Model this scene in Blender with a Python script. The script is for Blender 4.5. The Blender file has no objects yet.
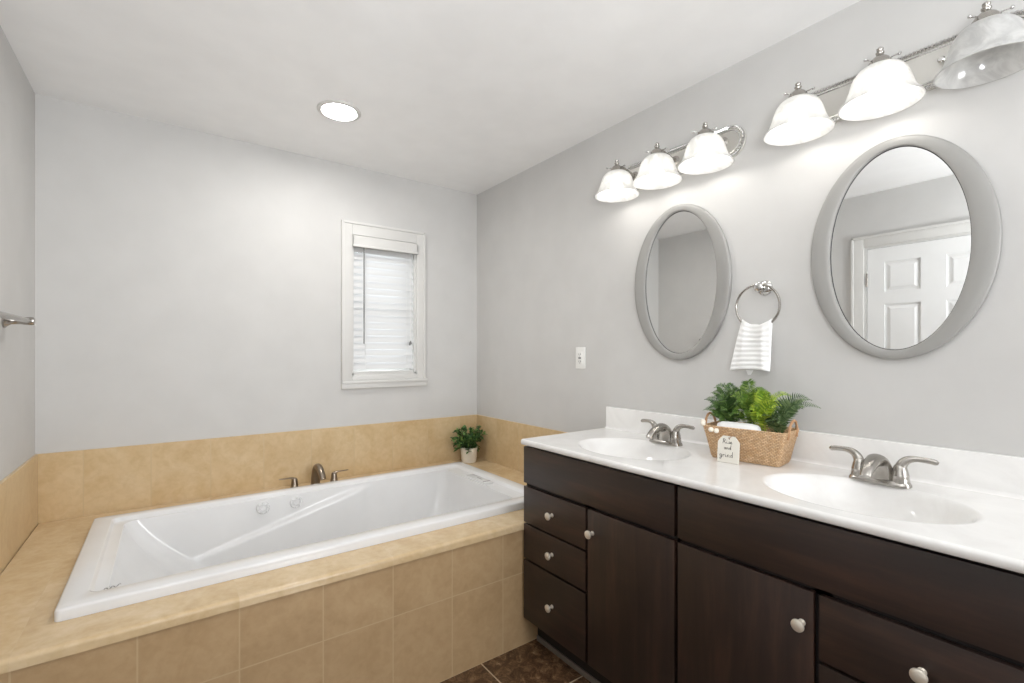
import bpy, bmesh, math, random
from mathutils import Vector, Matrix, noise as mnoise

random.seed(7)
PI = math.pi
scene = bpy.context.scene
COL = scene.collection

# ------------------------------------------------------------------ camera, world, exposure
CAM = (-1.8217, -2.9344, 1.2985)
cam_data = bpy.data.cameras.new('camera')
cam_data.sensor_width = 36.0
cam_data.lens = 475.06 / 1024.0 * 36.0
cam_data.shift_y = 10.82 / 1024.0
cam_data.clip_start = 0.02
cam = bpy.data.objects.new('camera', cam_data)
cam.location = CAM
cam.rotation_euler = (PI / 2, 0, -0.6291)
COL.objects.link(cam)
scene.camera = cam

world = bpy.data.worlds.new('sky')
scene.world = world
world.use_nodes = True
wn = world.node_tree.nodes
wn['Background'].inputs['Color'].default_value = (0.88, 0.94, 1.0, 1)
wn['Background'].inputs['Strength'].default_value = 3.8

scene.view_settings.view_transform = 'Standard'
scene.view_settings.look = 'None'
scene.view_settings.gamma = 1.0
scene.view_settings.use_curve_mapping = False
scene.view_settings.exposure = 0.25
scene.cycles.use_denoising = True
scene.cycles.max_bounces = 12
scene.cycles.diffuse_bounces = 8
scene.cycles.sample_clamp_indirect = 6.0

BULB_STRENGTH = 16.5
LENS_STRENGTH = 140.0

# unseen fill lights added behind the camera, one aimed at the ceiling, one level
up = bpy.data.lights.new('bounce_fill', 'AREA')
up.shape = 'DISK'
up.size = 0.45
up.energy = 26.0
up.color = (0.955, 0.98, 1.0)
up_o = bpy.data.objects.new('bounce_fill', up)
up_o.location = (-1.80, -3.30, 1.50)
up_o.rotation_euler = Vector((0.0, 0.50, 0.86)).to_track_quat('-Z', 'Y').to_euler()
COL.objects.link(up_o)
rear = bpy.data.lights.new('rear_fill', 'AREA')
rear.shape = 'RECTANGLE'
rear.size, rear.size_y = 0.9, 1.5
rear.energy = 42.0
rear.color = (0.95, 0.97, 1.0)
rear_o = bpy.data.objects.new('rear_fill', rear)
rear_o.location = (-0.62, -5.12, 1.5)
rear_o.rotation_euler = (PI / 2, 0, 0)
COL.objects.link(rear_o)

# room numbers (metres); wall_right is x = 0, wall_back is y = 0
W, HC = 2.29, 2.44
YF = -5.2
HD = 0.544            # tub deck top
HT = 0.849            # tile top
DY = -1.266           # deck nosing
HV = 0.917            # countertop
CD = 0.5605           # countertop depth


# ------------------------------------------------------------------ materials
def srgb(r, g, b):
    f = lambda c: (c / 255 / 12.92) if c / 255 <= 0.04045 else ((c / 255 + 0.055) / 1.055) ** 2.4
    return (f(r), f(g), f(b), 1)


class NT:
    def __init__(s, name):
        s.m = bpy.data.materials.new(name)
        s.m.use_nodes = True
        s.t = s.m.node_tree
        s.n = s.t.nodes
        s.p = s.n['Principled BSDF']
        s.out = s.n['Material Output']

    def node(s, kind, **kw):
        nd = s.n.new(kind)
        for k, v in kw.items():
            if k in nd.inputs:
                nd.inputs[k].default_value = v
            else:
                setattr(nd, k, v)
        return nd

    def link(s, a, b):
        s.t.links.new(a, b)

    def coords(s, scale=(1, 1, 1), loc=(0, 0, 0), rot=(0, 0, 0), kind='Object'):
        tc = s.node('ShaderNodeTexCoord')
        mp = s.node('ShaderNodeMapping')
        mp.inputs['Scale'].default_value = scale
        mp.inputs['Location'].default_value = loc
        mp.inputs['Rotation'].default_value = rot
        s.link(tc.outputs[kind], mp.inputs['Vector'])
        return mp.outputs['Vector']

    def noise(s, vec, scale, detail=3, rough=0.5, dist=0.0):
        n = s.node('ShaderNodeTexNoise')
        n.inputs['Scale'].default_value = scale
        n.inputs['Detail'].default_value = detail
        n.inputs['Roughness'].default_value = rough
        n.inputs['Distortion'].default_value = dist
        if vec is not None:
            s.link(vec, n.inputs['Vector'])
        return n

    def ramp(s, fac, stops):
        r = s.node('ShaderNodeValToRGB')
        el = r.color_ramp.elements
        while len(el) < len(stops):
            el.new(0.5)
        for e, (p, c) in zip(el, stops):
            e.position = p
            e.color = c
        s.link(fac, r.inputs['Fac'])
        return r.outputs['Color']

    def mix(s, fac, a, b, mode='MIX'):
        m = s.node('ShaderNodeMix', data_type='RGBA', blend_type=mode)
        for sock, v in ((m.inputs[0], fac), (m.inputs[6], a), (m.inputs[7], b)):
            if hasattr(v, 'is_linked'):
                s.link(v, sock)
            else:
                sock.default_value = v
        return m.outputs[2]

    def bump(s, h, strength, dist=0.01):
        b = s.node('ShaderNodeBump')
        b.inputs['Strength'].default_value = strength
        b.inputs['Distance'].default_value = dist
        s.link(h, b.inputs['Height'])
        s.link(b.outputs['Normal'], s.p.inputs['Normal'])

    def set(s, **kw):
        for k, v in kw.items():
            s.p.inputs[k.replace('_', ' ')].default_value = v
        return s


def plain(name, col, rough=0.5, metal=0.0, spec=0.5, bump=0.0, bscale=200):
    t = NT(name)
    t.set(Roughness=rough, Metallic=metal)
    t.p.inputs['Specular IOR Level'].default_value = spec
    v = t.coords()
    n = t.noise(v, 6, 3)
    d = tuple(c * 0.965 for c in col[:3]) + (1,)
    t.link(t.ramp(n.outputs['Fac'], [(0.35, d), (0.65, col)]), t.p.inputs['Base Color'])
    if bump:
        t.bump(t.noise(v, bscale, 2).outputs['Fac'], bump, 0.002)
    return t.m


def stone(name, axes, size, org, base, dark, light, grout, rough=0.25, gw=0.0022, scale=5.0):
    """tile of limestone; axes = the two world axes the joints run across"""
    t = NT(name)
    t.set(Roughness=rough)
    tc = t.node('ShaderNodeTexCoord')
    sep = t.node('ShaderNodeSeparateXYZ')
    t.link(tc.outputs['Object'], sep.inputs[0])

    def mth(op, a, b=None):
        m = t.node('ShaderNodeMath', operation=op)
        for i, v in enumerate((a, b)):
            if v is None:
                continue
            if hasattr(v, 'is_linked'):
                t.link(v, m.inputs[i])
            else:
                m.inputs[i].default_value = v
        return m.outputs[0]
    masks, ids = [], []
    for ax, sz, og in zip(axes, size, org):
        c = sep.outputs['XYZ'.index(ax)]
        q = mth('DIVIDE', mth('SUBTRACT', c, og), sz)
        fr = mth('SUBTRACT', q, mth('ROUND', q))
        masks.append(mth('LESS_THAN', mth('MULTIPLY', mth('ABSOLUTE', fr), sz), gw))
        ids.append(mth('FLOOR', q))
    joint = masks[0]
    cid = mth('MULTIPLY', ids[0], 7.31)
    for k, mk in enumerate(masks[1:]):
        joint = mth('MAXIMUM', joint, mk)
        cid = mth('ADD', cid, mth('MULTIPLY', ids[k + 1], 3.77))
    off = t.node('ShaderNodeCombineXYZ')
    t.link(cid, off.inputs[0])
    t.link(mth('MULTIPLY', cid, 0.61), off.inputs[1])
    va = t.node('ShaderNodeVectorMath', operation='ADD')
    t.link(tc.outputs['Object'], va.inputs[0])
    t.link(off.outputs[0], va.inputs[1])
    n1 = t.noise(va.outputs[0], scale, 6, 0.62, 0.8)
    n2 = t.noise(va.outputs[0], scale * 7, 4, 0.6, 0.4)
    c1 = t.ramp(n1.outputs['Fac'], [(0.3, dark), (0.5, base), (0.72, light)])
    c2 = t.ramp(n2.outputs['Fac'], [(0.35, (0.93, 0.91, 0.88, 1)), (0.6, (1, 1, 1, 1))])
    col = t.mix(1.0, c1, c2, 'MULTIPLY')
    t.link(t.mix(joint, col, grout), t.p.inputs['Base Color'])
    inv = mth('SUBTRACT', 1.0, joint)
    t.bump(inv, 0.35, 0.0015)
    return t.m


def wood(name, grain_axis):
    t = NT(name)
    t.set(Roughness=0.4)
    t.p.inputs['Specular IOR Level'].default_value = 0.6
    sc = [26, 26, 26]
    sc['XYZ'.index(grain_axis)] = 2.2
    v = t.coords(scale=sc)
    n = t.noise(v, 1.0, 6, 0.65, 0.5)
    v2 = t.coords(scale=(2.2, 2.2, 2.2))
    n2 = t.noise(v2, 1.3, 3, 0.55, 0.8)
    c = t.ramp(n.outputs['Fac'], [(0.28, srgb(29, 20, 17)), (0.52, srgb(42, 30, 25)), (0.75, srgb(61, 43, 35))])
    c2 = t.ramp(n2.outputs['Fac'], [(0.35, (0.75, 0.73, 0.73, 1)), (0.65, (1.18, 1.08, 1.02, 1))])
    t.link(t.mix(1.0, c, c2, 'MULTIPLY'), t.p.inputs['Base Color'])
    t.bump(n.outputs['Fac'], 0.08, 0.001)
    return t.m


M = {}
M['paint'] = plain('wall_paint', srgb(202, 201, 199), 0.62, spec=0.25, bump=0.03, bscale=320)
M['ceiling'] = plain('ceiling_paint', srgb(244, 244, 244), 0.24, spec=0.8, bump=0.012, bscale=60)
M['white'] = plain('white_trim_paint', srgb(211, 210, 207), 0.35)
M['door'] = plain('white_door_paint', srgb(228, 228, 227), 0.4)
M['acrylic'] = plain('white_acrylic', srgb(226, 226, 226), 0.12, spec=0.5)
M['marble'] = NT('cultured_marble')
_t = M['marble']
_t.set(Roughness=0.16)
_n = _t.noise(_t.coords(scale=(1, 1, 1)), 5, 6, 0.6, 1.6)
_t.link(_t.ramp(_n.outputs['Fac'], [(0.3, srgb(225, 223, 221)), (0.5, srgb(231, 230, 228)), (0.7, srgb(236, 235, 233))]), _t.p.inputs['Base Color'])
M['marble'] = _t.m
LB, LD, LL = srgb(205, 180, 140), srgb(196, 168, 126), srgb(212, 190, 154)
GR = srgb(198, 175, 138)
TS = 0.2477
M['tile_back'] = stone('limestone_wall_tile', 'X', (TS,), (-1.882,), LB, LD, LL, GR, 0.3)
M['tile_side'] = stone('limestone_side_tile', 'Y', (TS,), (-0.02,), LB, LD, LL, GR, 0.3)
M['tile_apron'] = stone('shaded_apron_limestone', 'XZ', (TS, 0.33), (-1.639, 0.320), srgb(179, 151, 114), srgb(170, 142, 105), srgb(187, 160, 123), srgb(187, 162, 127), 0.35)  # same limestone toned darker, the apron's shade put into its colour
M['deck'] = stone('limestone_deck', 'X', (TS * 2,), (-1.64,), srgb(208, 184, 146), srgb(198, 171, 130), srgb(216, 194, 160), srgb(205, 182, 146), 0.2, 0.0008)
M['wood_h'] = wood('espresso_wood_horizontal', 'Y')
M['wood_v'] = wood('espresso_wood_vertical', 'Z')
M['carcass'] = plain('dark_cabinet_carcass', srgb(24, 18, 16), 0.6)
M['nickel'] = plain('brushed_nickel', srgb(176, 172, 166), 0.24, 1.0)
M['tub_nickel'] = plain('brushed_tub_nickel', srgb(150, 138, 124), 0.3, 1.0)
M['knob'] = plain('satin_knob_nickel', srgb(226, 218, 205), 0.3, 0.6)
M['chrome'] = plain('polished_chrome', srgb(205, 204, 202), 0.12, 1.0)
M['silver'] = plain('silver_frame_paint', srgb(156, 155, 152), 0.5, 0.2)
M['plate'] = plain('light_brushed_nickel', srgb(206, 204, 199), 0.38, 0.75)
M['dark_edge'] = plain('dark_frame_edge', srgb(70, 69, 68), 0.5)
M['black'] = plain('black_plastic', srgb(30, 30, 30), 0.4)
M['grey'] = plain('grey_plastic', srgb(120, 120, 118), 0.4)
M['plastic'] = plain('white_plastic', srgb(235, 235, 232), 0.3)
M['vinyl'] = plain('grey_vinyl_base', srgb(112, 104, 98), 0.4)
M['pot'] = plain('speckled_white_ceramic', srgb(226, 220, 208), 0.55, bump=0.25, bscale=90)
M['soil'] = plain('dark_moss', srgb(46, 42, 28), 0.9)
M['stem'] = plain('green_stem', srgb(62, 84, 38), 0.6)
M['rope'] = plain('jute_rope', srgb(176, 136, 100), 0.85, bump=0.4, bscale=260)
M['bead'] = plain('white_wood_bead', srgb(236, 228, 214), 0.5)
M['tag'] = plain('whitewashed_wood', srgb(222, 218, 208), 0.7)
M['ink'] = plain('black_ink', srgb(40, 38, 36), 0.7)
M['terry'] = plain('white_terry_cloth', srgb(240, 240, 239), 0.95, spec=0.1, bump=0.5, bscale=420)


def mirror_mat():
    t = NT('mirror_glass')
    t.set(Roughness=0.0, Metallic=1.0)
    t.p.inputs['Base Color'].default_value = (0.86, 0.865, 0.86, 1)
    return t.m


def floor_mat():
    t = NT('dark_marble_floor_tile')
    t.set(Roughness=0.18)
    v = t.coords(loc=(0, 0, 0))
    n1 = t.noise(v, 26, 8, 0.8, 1.0)
    c1 = t.ramp(n1.outputs['Fac'], [(0.3, srgb(44, 31, 22)), (0.48, srgb(84, 62, 44)), (0.6, srgb(120, 92, 66)), (0.72, srgb(180, 150, 116))])
    br = t.node('ShaderNodeTexBrick')
    br.offset = 0.0
    br.inputs['Scale'].default_value = 1.0
    br.inputs['Mortar Size'].default_value = 0.003
    br.inputs['Mortar Smooth'].default_value = 0.1
    br.inputs['Brick Width'].default_value = 0.305
    br.inputs['Row Height'].default_value = 0.305
    # a joint passes x = -0.760 and one passes y = -1.560
    v2 = t.coords(loc=(0.760 + 0.305 * 10, 1.560 + 0.305 * 10, 0))
    t.link(v2, br.inputs['Vector'])
    t.link(t.mix(br.outputs['Fac'], c1, srgb(186, 166, 138)), t.p.inputs['Base Color'])
    return t.m


def shade_glass():
    t = NT('alabaster_glass')
    v = t.coords()
    n = t.noise(v, 13, 4, 0.6, 2.5)

    def sw(lo, hi):
        return t.ramp(n.outputs['Fac'], [(0.36, (lo, lo, lo * .99, 1)), (0.64, (hi, hi, hi * .99, 1))])
    tl = t.node('ShaderNodeBsdfTranslucent')
    t.link(sw(.075, .125), tl.inputs['Color'])
    df = t.node('ShaderNodeBsdfDiffuse')
    t.link(sw(.27, .36), df.inputs['Color'])
    rf = t.node('ShaderNodeBsdfRefraction', Roughness=0.32, IOR=1.03)
    rf.inputs['Color'].default_value = (.36, .36, .355, 1)
    gl = t.node('ShaderNodeBsdfGlossy', Roughness=0.12)
    gl.inputs['Color'].default_value = (.06, .06, .06, 1)
    out = tl.outputs[0]
    for nd in (df, rf, gl):
        ad = t.node('ShaderNodeAddShader')
        t.link(out, ad.inputs[0])
        t.link(nd.outputs[0], ad.inputs[1])
        out = ad.outputs[0]
    t.link(out, t.out.inputs['Surface'])
    return t.m


def emit_mat(name, col, strength):
    t = NT(name)
    t.p.inputs['Base Color'].default_value = (0.9, 0.9, 0.9, 1)
    t.p.inputs['Emission Color'].default_value = col
    t.p.inputs['Emission Strength'].default_value = strength
    return t.m


def blind_mat():
    t = NT('white_blind_slat')
    tl = t.node('ShaderNodeBsdfTranslucent', Color=(0.9, 0.9, 0.89, 1))
    mx = t.node('ShaderNodeMixShader', Fac=0.035)
    t.p.inputs['Base Color'].default_value = (0.70, 0.70, 0.695, 1)
    t.p.inputs['Roughness'].default_value = 0.4
    t.link(t.p.outputs[0], mx.inputs[1])
    t.link(tl.outputs[0], mx.inputs[2])
    t.link(mx.outputs[0], t.out.inputs['Surface'])
    return t.m


def pane_mat():
    t = NT('window_glass')
    tr = t.node('ShaderNodeBsdfTransparent')
    gl = t.node('ShaderNodeBsdfGlossy', Roughness=0.02)
    mx = t.node('ShaderNodeMixShader', Fac=0.08)
    t.link(tr.outputs[0], mx.inputs[1])
    t.link(gl.outputs[0], mx.inputs[2])
    t.link(mx.outputs[0], t.out.inputs['Surface'])
    return t.m


def leaf_mat(name, cols, trans=0.15):
    t = NT(name)
    g = t.node('ShaderNodeNewGeometry')
    c = t.ramp(g.outputs['Random Per Island'], [(i / (len(cols) - 1), k) for i, k in enumerate(cols)])
    t.link(c, t.p.inputs['Base Color'])
    t.set(Roughness=0.45)
    tl = t.node('ShaderNodeBsdfTranslucent')
    t.link(c, tl.inputs['Color'])
    mx = t.node('ShaderNodeMixShader', Fac=trans)
    t.link(t.p.outputs[0], mx.inputs[1])
    t.link(tl.outputs[0], mx.inputs[2])
    t.link(mx.outputs[0], t.out.inputs['Surface'])
    return t.m


def weave_mat():
    t = NT('woven_seagrass')
    t.set(Roughness=0.8)
    v = t.coords()
    br = t.node('ShaderNodeTexBrick')
    br.inputs['Scale'].default_value = 1.0
    br.inputs['Brick Width'].default_value = 0.011
    br.inputs['Row Height'].default_value = 0.0052
    br.inputs['Mortar Size'].default_value = 0.0009
    br.inputs['Mortar Smooth'].default_value = 0.6
    br.inputs['Color1'].default_value = srgb(232, 204, 168)
    br.inputs['Color2'].default_value = srgb(210, 174, 132)
    br.inputs['Mortar'].default_value = srgb(160, 120, 84)
    tc = t.node('ShaderNodeTexCoord')
    sp = t.node('ShaderNodeSeparateXYZ')
    t.link(tc.outputs['Object'], sp.inputs[0])
    ad = t.node('ShaderNodeMath', operation='ADD')
    t.link(sp.outputs[0], ad.inputs[0])
    t.link(sp.outputs[1], ad.inputs[1])
    cb = t.node('ShaderNodeCombineXYZ')
    t.link(ad.outputs[0], cb.inputs[0])
    t.link(sp.outputs[2], cb.inputs[1])
    t.link(cb.outputs[0], br.inputs['Vector'])
    n = t.noise(v, 60, 3, 0.6)
    c = t.ramp(n.outputs['Fac'], [(0.3, (0.78, 0.74, 0.7, 1)), (0.7, (1.08, 1.05, 1.0, 1))])
    t.link(t.mix(1.0, br.outputs['Color'], c, 'MULTIPLY'), t.p.inputs['Base Color'])
    inv = t.node('ShaderNodeMath', operation='SUBTRACT')
    inv.inputs[0].default_value = 1.0
    t.link(br.outputs['Fac'], inv.inputs[1])
    t.bump(inv.outputs[0], 0.9, 0.003)
    return t.m


M['mirror'] = mirror_mat()
M['floor'] = floor_mat()
M['shade'] = shade_glass()
M['bulb_on'] = emit_mat('lit_bulb', (1.0, 0.965, 0.92, 1), BULB_STRENGTH)
M['bulb_off'] = plain('frosted_unlit_bulb', srgb(236, 236, 234), 0.3)
M['lens'] = emit_mat('lit_ceiling_lens', (1.0, 0.98, 0.95, 1), LENS_STRENGTH)
M['blind'] = blind_mat()
M['pane'] = pane_mat()
M['leaf'] = leaf_mat('boxwood_leaf', [srgb(38, 70, 36), srgb(64, 102, 52), srgb(88, 128, 68), srgb(140, 172, 96)])
M['fern_dark'] = leaf_mat('dark_fern_leaf', [srgb(40, 66, 28), srgb(66, 98, 42), srgb(104, 132, 64)])
M['fern_mid'] = leaf_mat('green_fern_leaf', [srgb(56, 88, 32), srgb(90, 124, 42), srgb(134, 158, 62)])
M['fern_lime'] = leaf_mat('lime_fern_leaf', [srgb(86, 128, 34), srgb(140, 170, 44), srgb(190, 204, 70)])
M['fern_grey'] = leaf_mat('greyish_fern_leaf', [srgb(52, 78, 44), srgb(84, 110, 66), srgb(126, 146, 98)])
M['weave'] = weave_mat()


# ------------------------------------------------------------------ mesh builder
class MB:
    def __init__(s):
        s.bm = bmesh.new()

    def box(s, x0, x1, y0, y1, z0, z1, bev=0.0, seg=2):
        vs = [s.bm.verts.new((x, y, z)) for x in (x0, x1) for y in (y0, y1) for z in (z0, z1)]
        fs = []
        for q in ((0, 1, 3, 2), (4, 6, 7, 5), (0, 4, 5, 1), (2, 3, 7, 6), (0, 2, 6, 4), (1, 5, 7, 3)):
            fs.append(s.bm.faces.new([vs[i] for i in q]))
        if bev:
            es = list({e for f in fs for e in f.edges})
            bmesh.ops.bevel(s.bm, geom=es, offset=bev, segments=seg, affect='EDGES', profile=0.6)
        return s

    def loft(s, loops, cap0=True, cap1=True, closed=True):
        """loops: lists of points, all of the same length"""
        rows = [[s.bm.verts.new(p) for p in lp] for lp in loops]
        n = len(rows[0])
        for a, b in zip(rows, rows[1:]):
            for i in range(n if closed else n - 1):
                j = (i + 1) % n
                s.bm.faces.new((a[i], a[j], b[j], b[i]))
        if cap0:
            s.bm.faces.new(list(reversed(rows[0])))
        if cap1:
            s.bm.faces.new(rows[-1])
        return s

    def tube(s, pts, rad, n=12, closed=False, flat=1.0, up=None):
        pts = [Vector(p) for p in pts]
        m = len(pts)
        rs = rad if isinstance(rad, (list, tuple)) else [rad] * m
        loops = []
        prev = None
        for i, p in enumerate(pts):
            if closed:
                tg = pts[(i + 1) % m] - pts[i - 1]
            else:
                tg = pts[min(i + 1, m - 1)] - pts[max(i - 1, 0)]
            tg.normalize()
            if prev is None:
                ref = Vector(up) if up else (Vector((0, 0, 1)) if abs(tg.z) < 0.9 else Vector((1, 0, 0)))
                a = (ref - tg * ref.dot(tg)).normalized()
            else:
                a = (prev - tg * prev.dot(tg)).normalized()
            prev = a
            b = tg.cross(a)
            r = rs[i]
            rx, ry = r if isinstance(r, tuple) else (r, r * flat)
            loops.append([p + a * (ry * math.sin(2 * PI * k / n)) + b * (rx * math.cos(2 * PI * k / n)) for k in range(n)])
        if closed:
            loops.append(loops[0])
            rows = [[s.bm.verts.new(q) for q in lp] for lp in loops[:-1]]
            for i in range(m):
                A, B = rows[i], rows[(i + 1) % m]
                for k in range(n):
                    s.bm.faces.new((A[k], A[(k + 1) % n], B[(k + 1) % n], B[k]))
        else:
            s.loft(loops)
        return s

    def lathe(s, prof, org=(0, 0, 0), axis='Z', n=32, sx=1.0, sy=1.0, closed_prof=False):
        """prof: (radius, height) pairs"""
        def place(r, h, a):
            x, y = r * math.cos(a) * sx, r * math.sin(a) * sy
            if axis == 'Z':
                v = (x, y, h)
            elif axis == 'X':
                v = (h, x, y)
            elif axis == '-X':
                v = (-h, x, y)
            else:
                v = (x, h, y)
            return Vector(org) + Vector(v)
        rows = []
        for r, h in prof:
            if r < 1e-6:
                rows.append([s.bm.verts.new(place(0, h, 0))])
            else:
                rows.append([s.bm.verts.new(place(r, h, 2 * PI * k / n)) for k in range(n)])
        pairs = list(zip(rows, rows[1:]))
        if closed_prof:
            pairs.append((rows[-1], rows[0]))
        for A, B in pairs:
            for k in range(n):
                j = (k + 1) % n
                if len(A) == 1 and len(B) == 1:
                    continue
                if len(A) == 1:
                    s.bm.faces.new((A[0], B[j], B[k]))
                elif len(B) == 1:
                    s.bm.faces.new((A[k], A[j], B[0]))
                else:
                    s.bm.faces.new((A[k], A[j], B[j], B[k]))
        return s

    def ball(s, c, r, n=12, sc=(1, 1, 1)):
        prof = [(r * math.sin(PI * i / (n // 2 + 2)), -r * math.cos(PI * i / (n // 2 + 2))) for i in range(n // 2 + 3)]
        prof[0] = (0, -r)
        prof[-1] = (0, r)
        k0 = len(s.bm.verts)
        s.lathe([(a, b * sc[2]) for a, b in prof], c, 'Z', n, sc[0], sc[1])
        return s

    def quad(s, pts):
        s.bm.faces.new([s.bm.verts.new(p) for p in pts])
        return s

    def build(s, name, mat, parent=None, off=None, angle=35, smooth=True, solid=True):
        bm = s.bm
        if off is not None:
            bmesh.ops.translate(bm, verts=bm.verts, vec=-Vector(off))
        if solid:
            bmesh.ops.recalc_face_normals(bm, faces=bm.faces)
        if smooth:
            lim = math.radians(angle)
            for f in bm.faces:
                f.smooth = True
            for e in bm.edges:
                if len(e.link_faces) == 2 and e.calc_face_angle(0) > lim:
                    e.smooth = False
        me = bpy.data.meshes.new(name)
        bm.to_mesh(me)
        bm.free()
        me.materials.append(mat)
        o = bpy.data.objects.new(name, me)
        COL.objects.link(o)
        if parent is not None:
            o.parent = parent
        elif off is not None:
            o.location = off
        return o


def tag(o, label, cat, group=None):
    o['label'] = label
    o['category'] = cat
    if group:
        o['group'] = group
    return o


def thing(name, label, cat, loc=(0, 0, 0), rz=0.0, group=None):
    o = bpy.data.objects.new(name, None)
    o.empty_display_size = 0.05
    COL.objects.link(o)
    o.location = loc
    o.rotation_euler = (0, 0, rz)
    return tag(o, label, cat, group)


def struct(o, label=None, cat=None):
    o['kind'] = 'structure'
    if label:
        o['label'] = label
    if cat:
        o['category'] = cat
    return o


def copy_tree(o, parent=None):
    c = o.copy()
    COL.objects.link(c)
    if parent is not None:
        c.parent = parent
    for ch in list(o.children):
        copy_tree(ch, c)
    return c


def bez(p0, p1, p2, p3, n):
    p0, p1, p2, p3 = map(Vector, (p0, p1, p2, p3))
    out = []
    for i in range(n + 1):
        t = i / n
        out.append(p0 * (1 - t) ** 3 + p1 * 3 * t * (1 - t) ** 2 + p2 * 3 * t * t * (1 - t) + p3 * t ** 3)
    return out


def smooth(a, b, x):
    t = max(0, min(1, (x - a) / (b - a)))
    return t * t * (3 - 2 * t)


# ------------------------------------------------------------------ room shell
T = 0.12
struct(MB().box(-W - T, T, YF - T, T, -0.1, 0).build('floor', M['floor'], smooth=False), 'dark brown marble tile floor with pale grout', 'floor')
struct(MB().box(-W - T, T, YF - T, T, HC, HC + 0.1).build('ceiling', M['ceiling'], smooth=False), 'white satin painted ceiling', 'ceiling')
struct(MB().box(0, T, YF - T, T, 0, HC).build('wall_right', M['paint'], smooth=False), 'pale grey wall carrying the two oval mirrors', 'wall')
struct(MB().box(-W, 0, YF - T, YF, 0, HC).build('wall_front', M['paint'], smooth=False), 'pale grey wall behind the viewer', 'wall')

# back wall with the window opening
WX0, WX1, WZ0, WZ1 = -0.903, -0.478, 1.157, 2.020
b = MB()
b.box(-W, WX0, 0, T, 0, HC)
b.box(WX1, 0, 0, T, 0, HC)
b.box(WX0, WX1, 0, T, 0, WZ0)
b.box(WX0, WX1, 0, T, WZ1, HC)
struct(b.build('wall_back', M['paint'], smooth=False), 'pale grey wall behind the bathtub with a small window', 'wall')

# left wall with the door opening
DY0, DY1, DZ = -1.654, -2.416, 2.055
b = MB()
b.box(-W - T, -W, DY0, T, 0, HC)
b.box(-W - T, -W, YF - T, DY1, 0, HC)
b.box(-W - T, -W, DY1, DY0, DZ, HC)
struct(b.build('wall_left', M['paint'], smooth=False), 'pale grey wall with the towel bar, left of the bathtub', 'wall')

# window: casing, sill, frame, pane
win = thing('window_1', 'small white cased window above the bathtub behind a closed blind', 'window', ((WX0 + WX1) / 2, 0, WZ0))
win['kind'] = 'structure'
wo = win.location.copy()
b = MB()
ox0, ox1, oz1 = -0.965, -0.418, 2.098
b.box(ox0, WX0, -0.016, 0, 1.125, oz1, 0.003)
b.box(WX1, ox1, -0.016, 0, 1.125, oz1, 0.003)
b.box(WX0, WX1, -0.016, 0, WZ1, oz1, 0.003)
b.box(WX0, WX1, -0.016, 0, 1.125, WZ0, 0.003)
b.box(ox0 - 0.002, ox0 + 0.014, -0.022, 0, 1.125, oz1 + 0.002, 0.004)      # back band
b.box(ox1 - 0.014, ox1 + 0.002, -0.022, 0, 1.125, oz1 + 0.002, 0.004)
b.box(ox0, ox1, -0.022, 0, oz1 - 0.014, oz1 + 0.002, 0.004)
b.build('casing', M['white'], win, wo)
b = MB()
b.box(ox0 - 0.002, ox1 + 0.014, -0.030, 0, 1.108, 1.125, 0.004)
b.box(ox0 - 0.002, ox1 + 0.010, -0.020, 0, 1.076, 1.108, 0.004)
b.build('sill', M['white'], win, wo)
b = MB()
b.box(WX0, WX0 + 0.012, 0, T, WZ0, WZ1)
b.box(WX1 - 0.012, WX1, 0, T, WZ0, WZ1)
b.box(WX0, WX1, 0, T, WZ1 - 0.012, WZ1)
b.box(WX0, WX1, 0, T, WZ0, WZ0 + 0.012)
b.build('jamb', M['white'], win, wo, smooth=False)
b = MB()
b.box(WX0 + .012, WX0 + .045, .075, .105, WZ0 + .012, WZ1 - .012, .003)
b.box(WX1 - .045, WX1 - .012, .075, .105, WZ0 + .012, WZ1 - .012, .003)
b.box(WX0 + .045, WX1 - .045, .075, .105, WZ1 - .045, WZ1 - .012, .003)
b.box(WX0 + .045, WX1 - .045, .075, .105, WZ0 + .012, WZ0 + .045, .003)
b.box(WX0 + .045, WX1 - .045, .075, .105, 1.575, 1.61, .003)
b.build('sash', M['plastic'], win, wo)
MB().box(WX0 + .04, WX1 - .04, .088, .092, WZ0 + .04, WZ1 - .04).build('pane', M['pane'], win, wo, smooth=False)

# door in the left wall (seen in the right mirror)
door = thing('door_1', 'white six-panel door in the left wall, seen in the right mirror', 'door', (-W, (DY0 + DY1) / 2, 0))
door['kind'] = 'structure'
do = door.location.copy()
cw = 0.078
b = MB()
for (a0, a1, z0, z1) in ((DY0, DY0 + cw, 0, DZ + cw), (DY1 - cw, DY1, 0, DZ + cw), (DY1, DY0, DZ, DZ + cw)):
    b.box(-W, -W + 0.014, a0, a1, z0, z1, 0.003)
b.box(-W, -W + 0.022, DY0 + cw - .018, DY0 + cw, 0, DZ + cw, 0.004)
b.box(-W, -W + 0.022, DY1 - cw, DY1 - cw + .018, 0, DZ + cw, 0.004)
b.box(-W, -W + 0.022, DY1 - cw, DY0 + cw, DZ + cw - .018, DZ + cw, 0.004)
b.build('casing', M['white'], door, do)
b = MB()
b.box(-W - T, -W, DY0 - .015, DY0, 0, DZ)
b.box(-W - T, -W, DY1, DY1 + .015, 0, DZ)
b.box(-W - T, -W, DY1 + .015, DY0 - .015, DZ - .015, DZ)
b.build('jamb', M['white'], door, do, smooth=False)
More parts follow.
